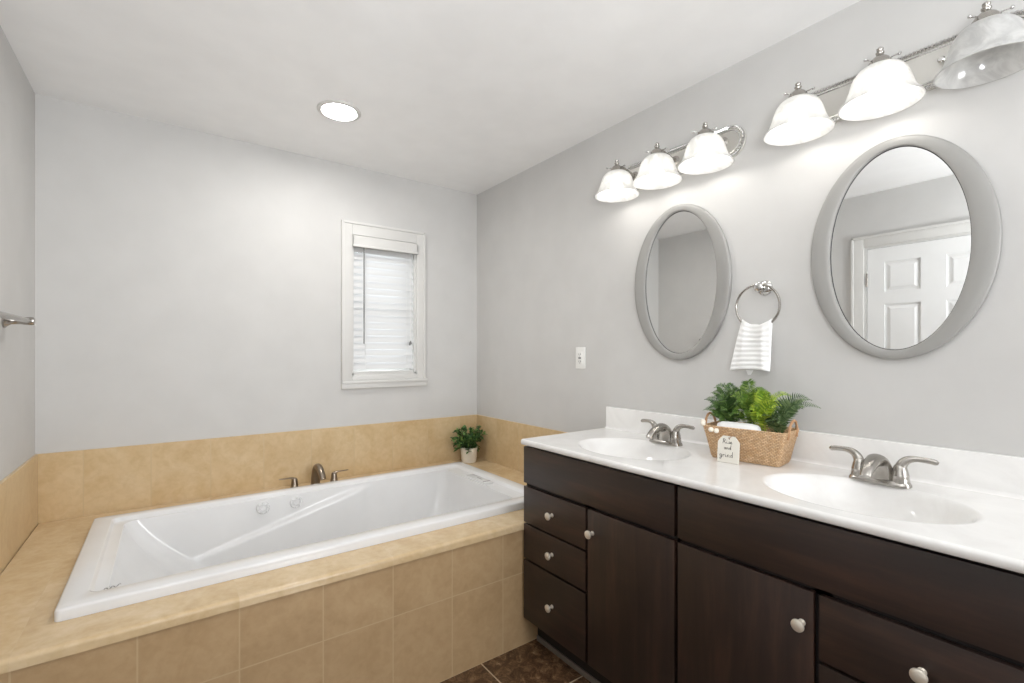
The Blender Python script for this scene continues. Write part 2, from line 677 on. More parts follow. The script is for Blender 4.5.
# leaf: frame members and raised panels
ly0, ly1, lz0, lz1 = DY1 + .018, DY0 - .019, .01, DZ - .019
X0, X1 = -W - .037, -W - .002
c1, c2, c3, c4 = -1.772, -1.972, -2.101, -2.300
rows = [(0.20, 0.78), (0.93, 1.637), (1.723, 1.934)]
b = MB()
b.box(X0, X1, c1, ly1, lz0, lz1)
b.box(X0, X1, ly0, c4, lz0, lz1)
b.box(X0, X1, c3, c2, lz0, lz1)
zz = [lz0] + [z for r in rows for z in r] + [lz1]
for a0, a1 in ((c2, c1), (c4, c3)):
    for k in range(0, len(zz), 2):
        b.box(X0, X1, a0, a1, zz[k], zz[k + 1])
    for z0, z1 in rows:
        b.box(X0, X1 - .012, a0, a1, z0, z1)
        # raised field with bevelled edge
        f = lambda i, x: [(x, a0 + i, z0 + i), (x, a1 - i, z0 + i), (x, a1 - i, z1 - i), (x, a0 + i, z1 - i)]
        b.loft([f(.012, X1 - .012), f(.034, X1 - .003), f(.036, X1 - .003)], cap0=False)
b.build('leaf', M['door'], door, do, angle=20)
for z in (0.25, 1.02, 1.815):
    b = MB()
    b.tube([(-W + .004, DY0 - .018, z - .045), (-W + .004, DY0 - .018, z + .045)], .006, 10)
    b.ball((-W + .004, DY0 - .018, z + .048), .005, 8)
    b.build('hinge', M['nickel'], door, do)
b = MB()
b.lathe([(0, 0), (.03, 0), (.03, .006), (.012, .01), (.011, .035), (.026, .042), (.03, .055), (.02, .066), (0, .068)], (-W - .002, ly0 + .06, .95), 'X', 20)
b.build('handle', M['nickel'], door, do)

# baseboards outside the tub area
struct(MB().box(-W, -W + .014, -1.575, -1.27, 0, .09, .003).build('baseboard_left', M['white']))

# tile wainscot round the tub
TT = 0.011
struct(MB().box(-W, 0, -TT, 0, HD - .02, HT, .0015).build('trim_1', M['tile_back'], smooth=False), 'beige limestone tile band along the back wall', 'tile')
struct(MB().box(-W, -W + TT, DY, -TT, HD - .02, HT, .0015).build('trim_2', M['tile_side'], smooth=False), 'beige limestone tile band on the left wall', 'tile')
struct(MB().box(-TT, 0, DY, -TT, HD - .02, HT, .0015).build('trim_3', M['tile_side'], smooth=False), 'beige limestone tile band on the right wall', 'tile')

# tub platform: deck ring and tiled apron
TX0, TX1, TY0, TY1 = -2.076, -0.250, -1.115, -0.195     # outside of the tub rim
hx0, hx1, hy0, hy1 = TX0 + .03, TX1 - .03, TY0 + .03, TY1 - .03
b = MB()
zd0 = HD - .030
b.box(-W + TT + .003, hx0, DY + .02, -TT - .001, zd0, HD)
b.box(hx1, -TT - .001, DY + .02, -TT - .001, zd0, HD)
b.box(hx0, hx1, hy1, -TT - .001, zd0, HD)
b.box(hx0, hx1, DY + .02, hy0, zd0, HD)
# rounded nosing
arc = [(-W + TT + .003, DY + .02, HD)] + [(-W + TT + .003, DY + .012 - .012 * math.sin(a), HD - .012 + .012 * math.cos(a)) for a in [PI / 2 * k / 5 for k in range(6)]] + [(-W + TT + .003, DY, zd0), (-W + TT + .003, DY + .02, zd0)]
b.loft([arc, [(-TT - .001, p[1], p[2]) for p in arc]])
struct(b.build('trim_4', M['deck'], angle=30), 'polished beige limestone deck around the bathtub', 'tub deck')
struct(MB().box(-W, 0, DY + .010, DY + .05, 0, zd0).build('trim_5', M['tile_apron'], smooth=False), 'beige limestone tiled apron below the tub deck, toned darker for shade', 'tub apron')


# ------------------------------------------------------------------ bathtub
def rloop(x0, x1, y0, y1, r, z, nc=8, nl=60, ns=14):
    """rounded rectangle, anticlockwise from above"""
    pts = []
    cs = [(x1 - r, y0 + r, -PI / 2), (x1 - r, y1 - r, 0), (x0 + r, y1 - r, PI / 2), (x0 + r, y0 + r, PI)]
    for i, (cx, cy, a0) in enumerate(cs):
        for k in range(nc + 1):
            a = a0 + PI / 2 * k / nc
            pts.append((cx + r * math.cos(a), cy + r * math.sin(a), z))
        nx = cs[(i + 1) % 4]
        p, a1 = pts[-1], nx[2]
        q = (nx[0] + r * math.cos(a1), nx[1] + r * math.sin(a1), z)
        n = ns if i % 2 == 0 else nl
        for k in range(1, n):
            t = k / n
            pts.append((p[0] + (q[0] - p[0]) * t, p[1] + (q[1] - p[1]) * t, z))
    return pts


tub = thing('bathtub', 'white rectangular drop-in jetted bathtub set in the limestone deck', 'bathtub', ((TX0 + TX1) / 2, (TY0 + TY1) / 2, HD))
to = tub.location.copy()
RT = HD + .035
loops = [rloop(TX0 + .05, TX1 - .05, TY0 + .05, TY1 - .05, .01, HD - .03),
         rloop(TX0 + .02, TX1 - .02, TY0 + .02, TY1 - .02, .012, HD),
         rloop(TX0, TX1, TY0, TY1, .014, HD + .0005),
         rloop(TX0, TX1, TY0, TY1, .014, RT - .008),
         rloop(TX0 + .0025, TX1 - .0025, TY0 + .0025, TY1 - .0025, .014, RT - .002),
         rloop(TX0 + .008, TX1 - .008, TY0 + .008, TY1 - .008, .016, RT),
         rloop(TX0 + .062, TX1 - .062, TY0 + .070, TY1 - .052, .03, RT),
         rloop(TX0 + .067, TX1 - .067, TY0 + .075, TY1 - .057, .03, RT - .002),
         rloop(TX0 + .071, TX1 - .072, TY0 + .079, TY1 - .061, .03, RT - .013),
         rloop(TX0 + .076, TX1 - .078, TY0 + .083, TY1 - .065, .03, RT - .016)]
A = (TX0 + .108, TX1 - .150, TY0 + .094, TY1 - .076)       # top of the basin
B = (-1.60, -0.53, -0.90, -0.40)                            # bottom of the basin
ZT, ZB = RT - .018, 0.17
loops.append(rloop(A[0] - .004, A[1] + .004, A[2] - .003, A[3] + .003, .05, RT - .017))
NB = 44
for k in range(NB + 1):
    t = k / NB
    h = t
    ins = t if t < .82 else .82 + (t - .82) * .9
    f = [0.0, 0, 0, 0]
    e = ins ** 1.05
    fx = smooth(0.0, 1.0, t) * .35 + e * .65
    x0 = A[0] + (B[0] - A[0]) * fx
    x1 = A[1] + (B[1] - A[1]) * (e * .5 + .5 * t ** 3)
    y0 = A[2] + (B[2] - A[2]) * (e * .45 + .55 * t ** 4)
    y1 = A[3] + (B[3] - A[3]) * (e * .45 + .55 * t ** 4)
    z = ZT + (ZB - ZT) * (1 - (1 - t) ** 1.35)
    lp = rloop(x0, x1, y0, y1, .05 + .10 * t, z)
    out = []
    for (x, y, zz_) in lp:
        # moulded armrest: the long walls bulge inwards below a line that climbs to the right
        u = (x - A[0]) / (A[1] - A[0])
        line = ZT - .015 - .155 * max(0, .67 - u) / .39
        inside = smooth(.08, .34, u) * (1 - smooth(.655, .69, u))
        bulge = .017 * smooth(-.003, .007, line - zz_) * (1 - smooth(.0, .24, line - zz_)) * inside
        if y > y1 - .02:
            y -= bulge
        if y < y0 + .02:
            y += bulge
        out.append((x, y, zz_))
    loops.append(out)
lx0, lx1 = min(p[0] for p in loops[-1]), max(p[0] for p in loops[-1])
ly0_, ly1_ = min(p[1] for p in loops[-1]), max(p[1] for p in loops[-1])
for k, ins in enumerate((.03, .08, .16, .22)):
    loops.append(rloop(lx0 + ins, lx1 - ins, ly0_ + ins, ly1_ - ins, .03, ZB - .012 - .002 * k))
MB().loft(loops, cap0=False).build('shell', M['acrylic'], tub, to, angle=50)


def far_wall_y(x, z):
    best = None
    for lp in loops[11:]:
        for p in lp:
            if p[1] > -.6:
                d = (p[0] - x) ** 2 + (p[2] - z) ** 2
                if best is None or d < best[0]:
                    best = (d, p[1])
    return best[1]


for jx in (-1.430, -1.276):
    jz = .520
    jy = far_wall_y(jx, jz)
    b = MB()
    b.lathe([(0, -.010), (.012, -.012), (.016, -.008), (.018, -.012), (.027, -.010), (.031, -.003), (.031, .008)], (jx, jy, jz), 'Y', 28)
    for k in range(8):
        a = 2 * PI * k / 8
        b.ball((jx + .024 * math.cos(a), jy - .010, jz + .024 * math.sin(a)), .006, 8)
    b.build('jet', M['acrylic'], tub, to)
# overflow plate on the ledge at the right end
b = MB()
ex = (TX1 - .078 + A[1]) / 2
b.box(ex - .026, ex + .026, -.72, -.50, RT - .019, RT - .006, .004)
op = b.build('overflow_plate', M['acrylic'], tub, to)
b = MB()
MB().box(ex - .022, ex + .024, -.690, -.683, RT - .008, RT - .0050).build('slot', M['grey'], op, to)
b = MB()
b.box(ex - .003, ex + .003, -.640, -.590, RT - .008, RT - .0052)
b.build('slot', M['grey'], op, to)
b = MB()
pm = [(TX0 + .098 + .040 * k / 14, -1.000 + .010 * math.sin(k * 1.1) + .012 * k / 14, RT - .0160) for k in range(15)]
b.tube(pm, [.0012 + .0008 * abs(math.sin(k * .9)) for k in range(15)], 6, flat=.3)
b.build('maker_mark', M['grey'], tub, to)


# ------------------------------------------------------------------ tub filler
def lever_handle(px, py, side):
    b = MB()
    b.lathe([(0, 0), (.027, 0), (.027, .005), (.022, .010), (.018, .028), (.016, .045), (.014, .056), (.009, .062), (0, .064)], (px, py, HD), 'Z', 24)
    h = HD
    pth = bez((px, py, h + .050), (px + side * .012, py - .002, h + .070), (px + side * .030, py - .004, h + .063), (px + side * .080, py - .006, h + .066), 12)
    rr = [(.011, .010), (.0115, .010), (.011, .009), (.0105, .0075), (.010, .006), (.0095, .0052), (.009, .0046), (.0085, .0043), (.0082, .004), (.008, .0038), (.0075, .0036), (.0065, .0033), (.004, .002)]
    b.tube(pth, rr, 12, up=(0, 0, 1))
    return b


FY = -.110
tf = thing('tub_faucet', 'brushed nickel tub filler with curved spout and two lever handles', 'faucet', (-1.140, FY, HD))
b = MB()
b.lathe([(0, 0), (.032, 0), (.032, .005), (.027, .009), (.024, .020)], (-1.140, FY, HD), 'Z', 28)
pts = bez((-1.140, FY, HD + .005), (-1.140, FY + .004, HD + .09), (-1.138, FY - .020, HD + .137), (-1.134, FY - .075, HD + .108), 16) + bez((-1.134, FY - .075, HD + .108), (-1.132, FY - .100, HD + .094), (-1.131, FY - .112, HD + .078), (-1.130, FY - .120, HD + .060), 8)[1:]
n = len(pts)
b.tube(pts, [(.024 - .008 * i / n, .022 - .009 * i / n) for i in range(n)], 16, up=(0, 1, 0))
b.build('spout', M['tub_nickel'], tf, tf.location.copy())
lever_handle(-1.250, FY, -1).build('handle', M['tub_nickel'], tf, tf.location.copy())
lever_handle(-1.038, FY, 1).build('handle', M['tub_nickel'], tf, tf.location.copy())


# ------------------------------------------------------------------ vanity cabinets
XF = -0.545           # front plane of the drawer fronts
XB = -0.527           # front of the carcass


def knob(y, z, parent, off):
    b = MB()
    b.lathe([(0, 0), (.0085, 0), (.0085, .002), (.0055, .004), (.005, .014), (.007, .018), (.0135, .020), (.0155, .0235), (.015, .027), (.011, .0295), (0, .031)], (XF, y, z), '-X', 24)
    b.build('knob', M['knob'], parent, off)


def cabinet(y0, y1, doors_first, label):
    """y0 > y1: y0 is the end nearer the tub"""
    c = thing('vanity_cabinet', label, 'cabinet', ((XB) / 2, (y0 + y1) / 2, 0))
    o = c.location.copy()
    b = MB()
    zc0, zc1 = .120, HV - .024
    b.box(XB + .002, -.003, y0 - .018, y0 - .001, zc0, zc1)
    b.box(XB + .002, -.003, y1 + .001, y1 + .018, zc0, zc1)
    b.box(XB + .002, -.003, y1 + .018, y0 - .018, zc0, zc0 + .018)
    b.box(-.012, -.003, y1 + .018, y0 - .018, zc0 + .018, zc1)
    ym = y0 - .387 if not doors_first else y1 + .387
    for q0, q1, r0, r1 in ((y1 + .001, y1 + .03, zc0, zc1), (y0 - .03, y0 - .001, zc0, zc1), (ym - .02, ym + .02, zc0, .73),
                           (y1 + .03, y0 - .03, .705, .74), (y1 + .03, y0 - .03, .865, zc1), (y1 + .03, y0 - .03, zc0, .15)):
        b.box(XB, XB + .019, q0, q1, r0, r1)
    dd = (y1, ym) if doors_first else (ym, y0)
    b.box(XB, XB + .019, dd[0] + .02, dd[1] - .02, .53, .57)
    b.box(XB, XB + .019, dd[0] + .02, dd[1] - .02, .37, .41)
    b.build('carcass', M['carcass'], c, o, smooth=False)
    b = MB()
    b.box(-.465, -.450, y1 + .001, y0 - .001, 0, .119)
    b.build('toe_kick', M['carcass'], c, o, smooth=False)
    b = MB()
    b.box(-.472, -.465, y1 + .001, y0 - .001, 0, .024, .002)
    b.build('base_molding', M['vinyl'], c, o)
    MB().box(XF, XB, y1 + .002, y0 - .001, .7255, .884, .002).build('false_front', M['wood_h'], c, o)
    dw = .382
    if doors_first:
        da, db = y0 - .001, y0 - .001 - dw + .001
        ra, rb = y0 - dw - .012, y1 + .002
    else:
        ra, rb = y0 - .001, y0 - .001 - dw
        da, db = y0 - dw - .012, y1 + .002
    d = MB().box(XF, XB, db, da, .128, .7115, .002).build('door', M['wood_v'], c, o)
    knob((db + .026) if doors_first else (da - .026), .628, d, o)
    for z0, z1 in ((.5525, .7105), (.3955, .5445), (.128, .3865)):
        dr = MB().box(XF, XB, rb, ra, z0, z1, .002).build('drawer', M['wood_h'], c, o)
        knob((ra + rb) / 2, (z0 + z1) / 2, dr, o)
    return c


CY0 = DY - .001
cabinet(CY0, CY0 - .772, False, 'dark espresso vanity cabinet beside the tub, drawers left of its door')
cabinet(CY0 - .781, CY0 - 1.565, True, 'dark espresso vanity cabinet under the right sink, drawers right of its door')

# ------------------------------------------------------------------ countertop with two moulded bowls
ct = thing('vanity_countertop', 'white cultured marble double vanity top with two oval bowls', 'countertop', (-CD / 2, -2.06, HV))
co = ct.location.copy()
KY0, KY1 = -1.268, -2.850
SINKS = (-1.680, -2.450)
SX, SA, SB = -.318, .178, .232      # bowl centre x, half depth, half width
ysplit = (SINKS[0] + SINKS[1]) / 2
b = MB()
bowls = []
NA = 96
XE, XI = -CD + .010, -.018
for sy, ya, yb in ((SINKS[0], KY0, ysplit), (SINKS[1], ysplit, KY1)):
    rings = []

    def ell(k, z):
        return [(SX + SA * k * math.cos(2 * PI * i / NA), sy + SB * k * math.sin(2 * PI * i / NA), z) for i in range(NA)]

    def rect(z):
        out = []
        for i in range(NA):
            a = 2 * PI * i / NA
            dx, dy = SA * math.cos(a), SB * math.sin(a)
            t = 1e9
            if dx > 1e-9: t = min(t, (XI - SX) / dx)
            if dx < -1e-9: t = min(t, (XE - SX) / dx)
            if dy > 1e-9: t = min(t, (ya - sy) / dy)
            if dy < -1e-9: t = min(t, (yb - sy) / dy)
            out.append((SX + dx * t, sy + dy * t, z))
        # snap the nearest ray to each corner
        for cx_ in (XI, XE):
            for cy_ in (ya, yb):
                j = min(range(NA), key=lambda q: (out[q][0] - cx_) ** 2 + (out[q][1] - cy_) ** 2)
                out[j] = (cx_, cy_, z)
        return out
    R0, R1 = ell(1.05, HV), rect(HV)
    R05 = [tuple(p[i] + (q[i] - p[i]) * .5 for i in range(3)) for p, q in zip(R0, R1)]
    b.loft([R0, R05, R1], False, False)
    prof = [(1.05, 0), (1.03, -.0003), (1.01, -.0018), (.985, -.006), (.955, -.015), (.92, -.030), (.87, -.050), (.80, -.070), (.68, -.090), (.52, -.105), (.34, -.114), (.16, -.118), (.10, -.120)]
    m = MB()
    m.loft([ell(k, HV + z) for k, z in prof], False, True)
    # underside, so the bowl has a wall of its own
    m.loft([ell(k + .03, HV + z - .012) for k, z in prof[2:]], False, True)
    bowls.append((m, sy))
# edges: bullnose front, ends, underside strip
fr = [(-CD + .010, HV)] + [(-CD + .010 - .010 * math.sin(a), HV - .010 + .010 * math.cos(a)) for a in [PI / 2 * k / 6 for k in range(1, 7)]] + [(-CD, HV - .018), (-CD + .004, HV - .023), (-CD + .03, HV - .023)]
b.loft([[(x, KY0, z) for x, z in fr], [(x, KY1, z) for x, z in fr]], False, False, closed=False)
for y in (KY0, KY1):
    b.quad([(-.001, y, HV)] + [(x, y, z) for x, z in fr] + [(-.001, y, HV - .023)])
b.quad([(XI, KY0, HV), (XI, KY1, HV), (-.001, KY1, HV), (-.001, KY0, HV)])
top = b.build('slab', M['marble'], ct, co, angle=40)
for m, sy in bowls:
    bo = m.build('bowl', M['marble'], ct, co, angle=60)
    b = MB()
    b.lathe([(0, .004), (.012, .004), (.016, .002), (.022, .002), (.024, 0)], (SX, sy, HV - .120), 'Z', 24)
    b.build('drain', M['nickel'], bo, co)
BT = .020
cove = [(-BT, HV + .103)] + [(-BT, HV + .012)] + [(-BT - .012 + .012 * math.cos(a), HV + .012 - .012 * math.sin(a)) for a in [PI / 2 * k / 6 for k in range(1, 7)]]
sp = [(-.001, HV + .0005), (-.001, HV + .106), (-BT + .003, HV + .106), (-BT + .0008, HV + .105)] + cove
b = MB()
b.loft([[(x, KY0, z) for x, z in sp], [(x, KY1, z) for x, z in sp]])
b.build('backsplash', M['marble'], ct, co, angle=40)


# ------------------------------------------------------------------ sink faucets
def sink_faucet():
    f = thing('sink_faucet', '', 'faucet')
    # local: +x points to the basin, y along the wall, z up
    b = MB()
    def plate(k, z, hw, hl):
        out = []
        for i in range(40):
            a = 2 * PI * i / 40
            c, s_ = math.cos(a), math.sin(a)
            e = .55
            out.append((hw * math.copysign(abs(c) ** e, c), hl * math.copysign(abs(s_) ** e, s_), z))
        return out
    b.loft([plate(0, 0, .027, .078), plate(0, .004, .027, .078), plate(0, .012, .024, .075), plate(0, .015, .020, .070)])
    b.build('base_plate', M['nickel'], f)
    b = MB()
    pth = bez((-.004, 0, .008), (-.002, 0, .056), (.012, 0, .080), (.045, 0, .073), 14) + bez((.045, 0, .073), (.075, 0, .067), (.100, 0, .056), (.114, 0, .036), 10)[1:]
    n = len(pth)
    rr = []
    for i in range(n):
        t = i / (n - 1)
        wy = .025 * (1 - t) ** 1.3 + .0145
        wx = .018 * (1 - t) + .0085
        rr.append((wy, wx))
    b.tube(pth, rr, 20, up=(1, 0, 0))
    b.build('spout', M['nickel'], f)
    for s_ in (-1, 1):
        b = MB()
        y = s_ * .051
        b.lathe([(0, .012), (.0235, .012), (.0225, .022), (.0215, .030), (.0222, .032), (.0215, .034), (.0195, .044), (.0165, .056), (.012, .064), (0, .068)], (0, y, 0), 'Z', 24)
        p = bez((0, y, .050), (.000, y + s_ * .004, .080), (-.002, y + s_ * .022, .088), (-.004, y + s_ * .048, .087), 10) + bez((-.004, y + s_ * .048, .087), (-.004, y + s_ * .062, .0866), (-.005, y + s_ * .074, .086), (-.006, y + s_ * .086, .082), 6)[1:]
        m_ = len(p)
        r_ = [(.0155 - .0075 * min(1, i / 9), .0145 - .010 * min(1, i / 9)) for i in range(m_)]
        r_[-1] = (.0045, .0025)
        b.tube(p, r_, 14, up=(1, 0, 0))
        b.build('handle', M['nickel'], f)
    return f


f1 = sink_faucet()
f2 = copy_tree(f1)
for f, y, lab in ((f1, -1.702, 'brushed nickel two-lever faucet at the left sink, left of the fern basket'),
                  (f2, -2.441, 'brushed nickel two-lever faucet at the right sink, right of the fern basket')):
    f.scale = (.97, .96, .95)
    f.location = (-.128, y, HV)
    f.rotation_euler = (0, 0, PI)
    f['label'] = lab
    f['group'] = 'faucets of the double vanity'


# ------------------------------------------------------------------ oval mirrors
def oval_mirror(cy, cz, a, bz, label, rz):
    m = thing('oval_mirror', label, 'mirror', (-.004, cy, cz), rz, 'oval mirrors over the vanity')
    ia, ib = a - .058, bz - .028
    N = 96

    def E(p, q, x):
        return [(x, p * math.cos(2 * PI * i / N), q * math.sin(2 * PI * i / N)) for i in range(N)]

    def at(t, x):
        return E(a + (ia - a) * t, bz + (ib - bz) * t, x)
    b = MB()
    prof = [(0.04, 0.0), (0.0, -.004), (0.0, -.013), (0.02, -.0165), (.06, -.0185), (.16, -.0202), (.45, -.0210), (.78, -.0200), (.965, -.0185), (1.0, -.017), (1.0, -.0085), (.9, -.006), (.9, 0.0)]
    lp = [at(t, x) for t, x in prof]
    rows = [[b.bm.verts.new(p) for p in l] for l in lp]
    for i in range(len(rows)):
        A_, B_ = rows[i], rows[(i + 1) % len(rows)]
        for k in range(N):
            b.bm.faces.new((A_[k], A_[(k + 1) % N], B_[(k + 1) % N], B_[k]))
    b.build('frame', M['silver'], m, angle=50)
    b = MB()
    b.loft([E(ia + .004, ib + .004, -.0065), E(ia + .004, ib + .004, -.0088)])
    b.build('glass', M['mirror'], m, smooth=False)
    b = MB()
    rr = [E(ia + .0005, ib + .0005, -.0089), E(ia - .0025, ib - .0025, -.0089), E(ia - .0025, ib - .0025, -.0095), E(ia + .0005, ib + .0005, -.0095)]
    rows = [[b.bm.verts.new(p) for p in l] for l in rr]
    for i in range(4):
        A_, B_ = rows[i], rows[(i + 1) % 4]
        for k in range(N):
            b.bm.faces.new((A_[k], A_[(k + 1) % N], B_[(k + 1) % N], B_[k]))
    b.build('bezel', M['dark_edge'], m)
    return m


oval_mirror(-1.688, 1.603, .2355, .338, 'oval silver framed mirror between the left sink and the light bar near the tub', math.radians(1.0))
oval_mirror(-2.446, 1.616, .2325, .339, 'oval silver framed mirror over the right sink, reflecting the panelled door', 0.0)


# ------------------------------------------------------------------ vanity light bars
def light_bar(cy, lit, label):
    L = thing('vanity_light', label, 'light fixture', (0, cy, 2.135), 0, 'light bars above the mirrors')
    hl, hr = .311, .064

    def stad(r, x, n=20):
        s_ = hl - hr
        return [(x, s_ + r * math.cos(a), r * math.sin(a)) for a in [-PI / 2 + PI * k / n for k in range(n + 1)]] + \
               [(x, -s_ + r * math.cos(a), r * math.sin(a)) for a in [PI / 2 + PI * k / n for k in range(n + 1)]]
    b = MB()
    b.loft([stad(hr, 0), stad(hr, -.006), stad(hr - .004, -.010), stad(hr - .012, -.011), stad(hr - .014, -.013)])
    plate = b.build('backplate', M['plate'], L)
    # rope-edged rims
    for r, br_, mod in ((hr - .006, .0058, .25), (hr - .019, .0038, .0)):
        base = stad(r, -.012, 24)
        # resample
        P = [Vector(p) for p in base] + [Vector(base[0])]
        out, step = [], .0022 if mod else .012
        for p, q in zip(P, P[1:]):
            m_ = max(1, int((q - p).length / step))
            out += [p + (q - p) * (i / m_) for i in range(m_)]
        rad = [br_ * (1 + mod * math.sin(i * PI / 2)) for i in range(len(out))]
        b = MB()
        b.tube(out, rad, 8, closed=True)
        b.build('rim', M['chrome'], plate)
    for y in (-.111, .111):
        b = MB()
        b.lathe([(0, 0), (.006, 0), (.006, .004), (.0085, .006), (.009, .012), (.006, .016), (0, .017)], (-.013, y, .004), '-X', 16)
        b.build('screw_knob', M['chrome'], plate)
    for i, dy in enumerate((.222, 0, -.222)):
        b = MB()
        b.tube(bez((-.012, dy, .004), (-.055, dy, .002), (-.085, dy, .030), (-.128, dy, .018), 10), [.009] * 11, 12)
        b.lathe([(.016, 0), (.022, 0), (.022, .003), (.012, .008), (.010, .014)], (-.012, dy, .004), '-X', 20)
        b.build('arm', M['nickel'], L)
        b = MB()
        b.lathe([(.028, -.030), (.032, -.028), (.033, -.018), (.032, -.006), (.028, .008), (.021, .018), (.014, .024), (.010, .026), (.008, .030), (.0105, .034), (.0105, .037), (.006, .040), (.0085, .044), (.0085, .048), (.004, .052), (0, .053)], (-.14, dy, .0), 'Z', 28)
        h = b.build('shade_holder', M['nickel'], L)
        for ang in (2.6, 4.7, .5):
            b = MB()
            dx_, dy_ = math.cos(ang), math.sin(ang)
            b.tube([(-.14 + dx_ * .024, dy + dy_ * .024, .012), (-.14 + dx_ * .044, dy + dy_ * .044, .012)], .0022, 8)
            b.ball((-.14 + dx_ * .046, dy + dy_ * .046, .012), .0048, 8)
            b.build('thumbscrew', M['chrome'], h)
        # bell shade
        outer = [(.030, -.003), (.044, -.008), (.055, -.016), (.064, -.028), (.0705, -.044), (.075, -.060), (.0795, -.075), (.085, -.089), (.092, -.1005), (.0995, -.1085), (.1015, -.113)]
        inner = [(r - .0032, z - .001) for r, z in reversed(outer)]
        inner[0] = (.0985, -.1135)
        b = MB()
        b.lathe(outer + inner, (-.14, dy, 0), 'Z', 48, closed_prof=True)
        b.build('glass_shade', M['shade'], L, angle=60)
        if lit[i]:
            b = MB()
            b.lathe([(0, -.115), (.010, -.1135), (.019, -.109), (.026, -.101), (.0295, -.091), (.030, -.083), (.028, -.072), (.023, -.060), (.017, -.048), (.0135, -.038), (.013, -.028), (0, -.028)], (-.14, dy, 0), 'Z', 24)
            b.build('bulb', M['bulb_on'], L)
        else:
            b = MB()
            b.lathe([(0, -.048), (.011, -.048), (.0165, -.046), (.017, -.030), (.020, -.026), (0, -.026)], (-.14, dy, 0), 'Z', 24)
            b.build('socket', M['bulb_off'], h)
    return L


light_bar(-1.668, (1, 1, 1), 'three-shade nickel light bar over the left mirror, all bulbs lit')
light_bar(-2.446, (1, 1, 0), 'three-shade nickel light bar over the right mirror, its nearest shade unlit')

# ------------------------------------------------------------------ recessed ceiling light
cl = thing('recessed_light', 'round white recessed light in the ceiling above the tub', 'ceiling light', (-1.160, -.638, HC))
b = MB()
b.lathe([(.098, 0), (.099, -.003), (.096, -.007), (.088, -.009), (.080, -.008), (.074, -.002), (.072, -.0005)], n=48)
b.build('trim_ring', M['white'], cl)
b = MB()
b.lathe([(0, -.004), (.05, -.0035), (.0722, -.0008), (.0722, -.0002), (0, -.0002)], n=48)
b.build('lens', M['lens'], cl)

# ------------------------------------------------------------------ window blind
bl = thing('window_blind', 'white horizontal slat blind closed over the small window', 'blind', ((WX0 + WX1) / 2, .03, WZ0))
bo = bl.location.copy()
b = MB()
b.box(WX0 - .004, WX1 + .004, -.034, -.0225, 1.950, 2.014, .004)
b.box(WX0 - .004, WX1 + .004, -.0385, -.0225, 1.944, 1.957, .004)
b.box(WX0 - .004, WX0 + .006, -.034, -.017, 1.950, 2.014, .002)
b.box(WX1 - .006, WX1 + .004, -.034, -.017, 1.950, 2.014, .002)
b.build('valance', M['white'], bl, bo)
b = MB()
b.box(WX0 + .014, WX1 - .014, .006, .055, 1.962, 2.006, .002)
b.build('headrail', M['white'], bl, bo)
b = MB()
pitch, sw, ang = .0427, .0550, math.radians(62.5)
sx0, sx1 = WX0 + .016, WX1 - .014
slat_z = [1.943 - pitch * k for k in range(18)]
for k, z in enumerate(slat_z):
    rr = random.Random(k)
    wob = [rr.uniform(-.0011, .0011) for _ in range(3)]
    da = rr.uniform(-.02, .02)
    front, back = [], []
    ns_ = 10
    rows = []
    for i in range(ns_ + 1):
        x = sx0 + (sx1 - sx0) * i / ns_
        t = i / ns_
        w_ = wob[0] * (1 - t) ** 2 + wob[1] * 2 * t * (1 - t) * 1.6 + wob[2] * t * t
        loop = []
        prof = [(-.5, .0008), (-.25, .0022), (0, .003), (.25, .0022), (.5, .0008), (.5, -.0012), (.25, .0000), (0, .0008), (-.25, .0000), (-.5, -.0012)]
        for u, h in prof:
            # u runs from the room-side lower edge to the window-side upper edge
            yy = .030 + u * sw * math.cos(ang + da) - h * math.sin(ang)
            zz2 = z + w_ + u * sw * math.sin(ang + da) + h * math.cos(ang) * -1
            loop.append((x, yy, zz2))
        rows.append(loop)
    b.loft(rows)
b.build('slats', M['blind'], bl, bo, angle=40)
b = MB()
b.box(sx0, sx1, .008, .050, 1.1695, 1.181, .002)
b.build('bottom_rail', M['white'], bl, bo)
for x in (sx0 + .075, sx1 - .045):
    b = MB()
    for yy in (.0125, .0495):
        b.tube([(x, yy, 1.965), (x, yy, 1.178)], .0007, 6)
    b.build('ladder_cord', M['plastic'], bl, bo)
b = MB()
b.tube([(-.832, -.016, 1.955), (-.832, -.018, 1.905), (-.832, -.018, 1.352)], [.0022, .0034, .0036], 8)
b.build('tilt_wand', M['grey'], bl, bo)
b = MB()
b.tube([(-.520, -.012, 1.955), (-.520, -.012, 1.372)], .0008, 6)
b.tube([(-.526, -.012, 1.955), (-.524, -.012, 1.365)], .0008, 6)
b.build('lift_cord', M['plastic'], bl, bo)
b = MB()
b.lathe([(0, 0), (.006, .001), (.007, .010), (.003, .024), (0, .026)], (-.520, -.012, 1.350), 'Z', 12)
b.lathe([(0, 0), (.006, .001), (.007, .010), (.003, .024), (0, .026)], (-.527, -.014, 1.343), 'Z', 12)
b.build('tassel', M['grey'], bl, bo)

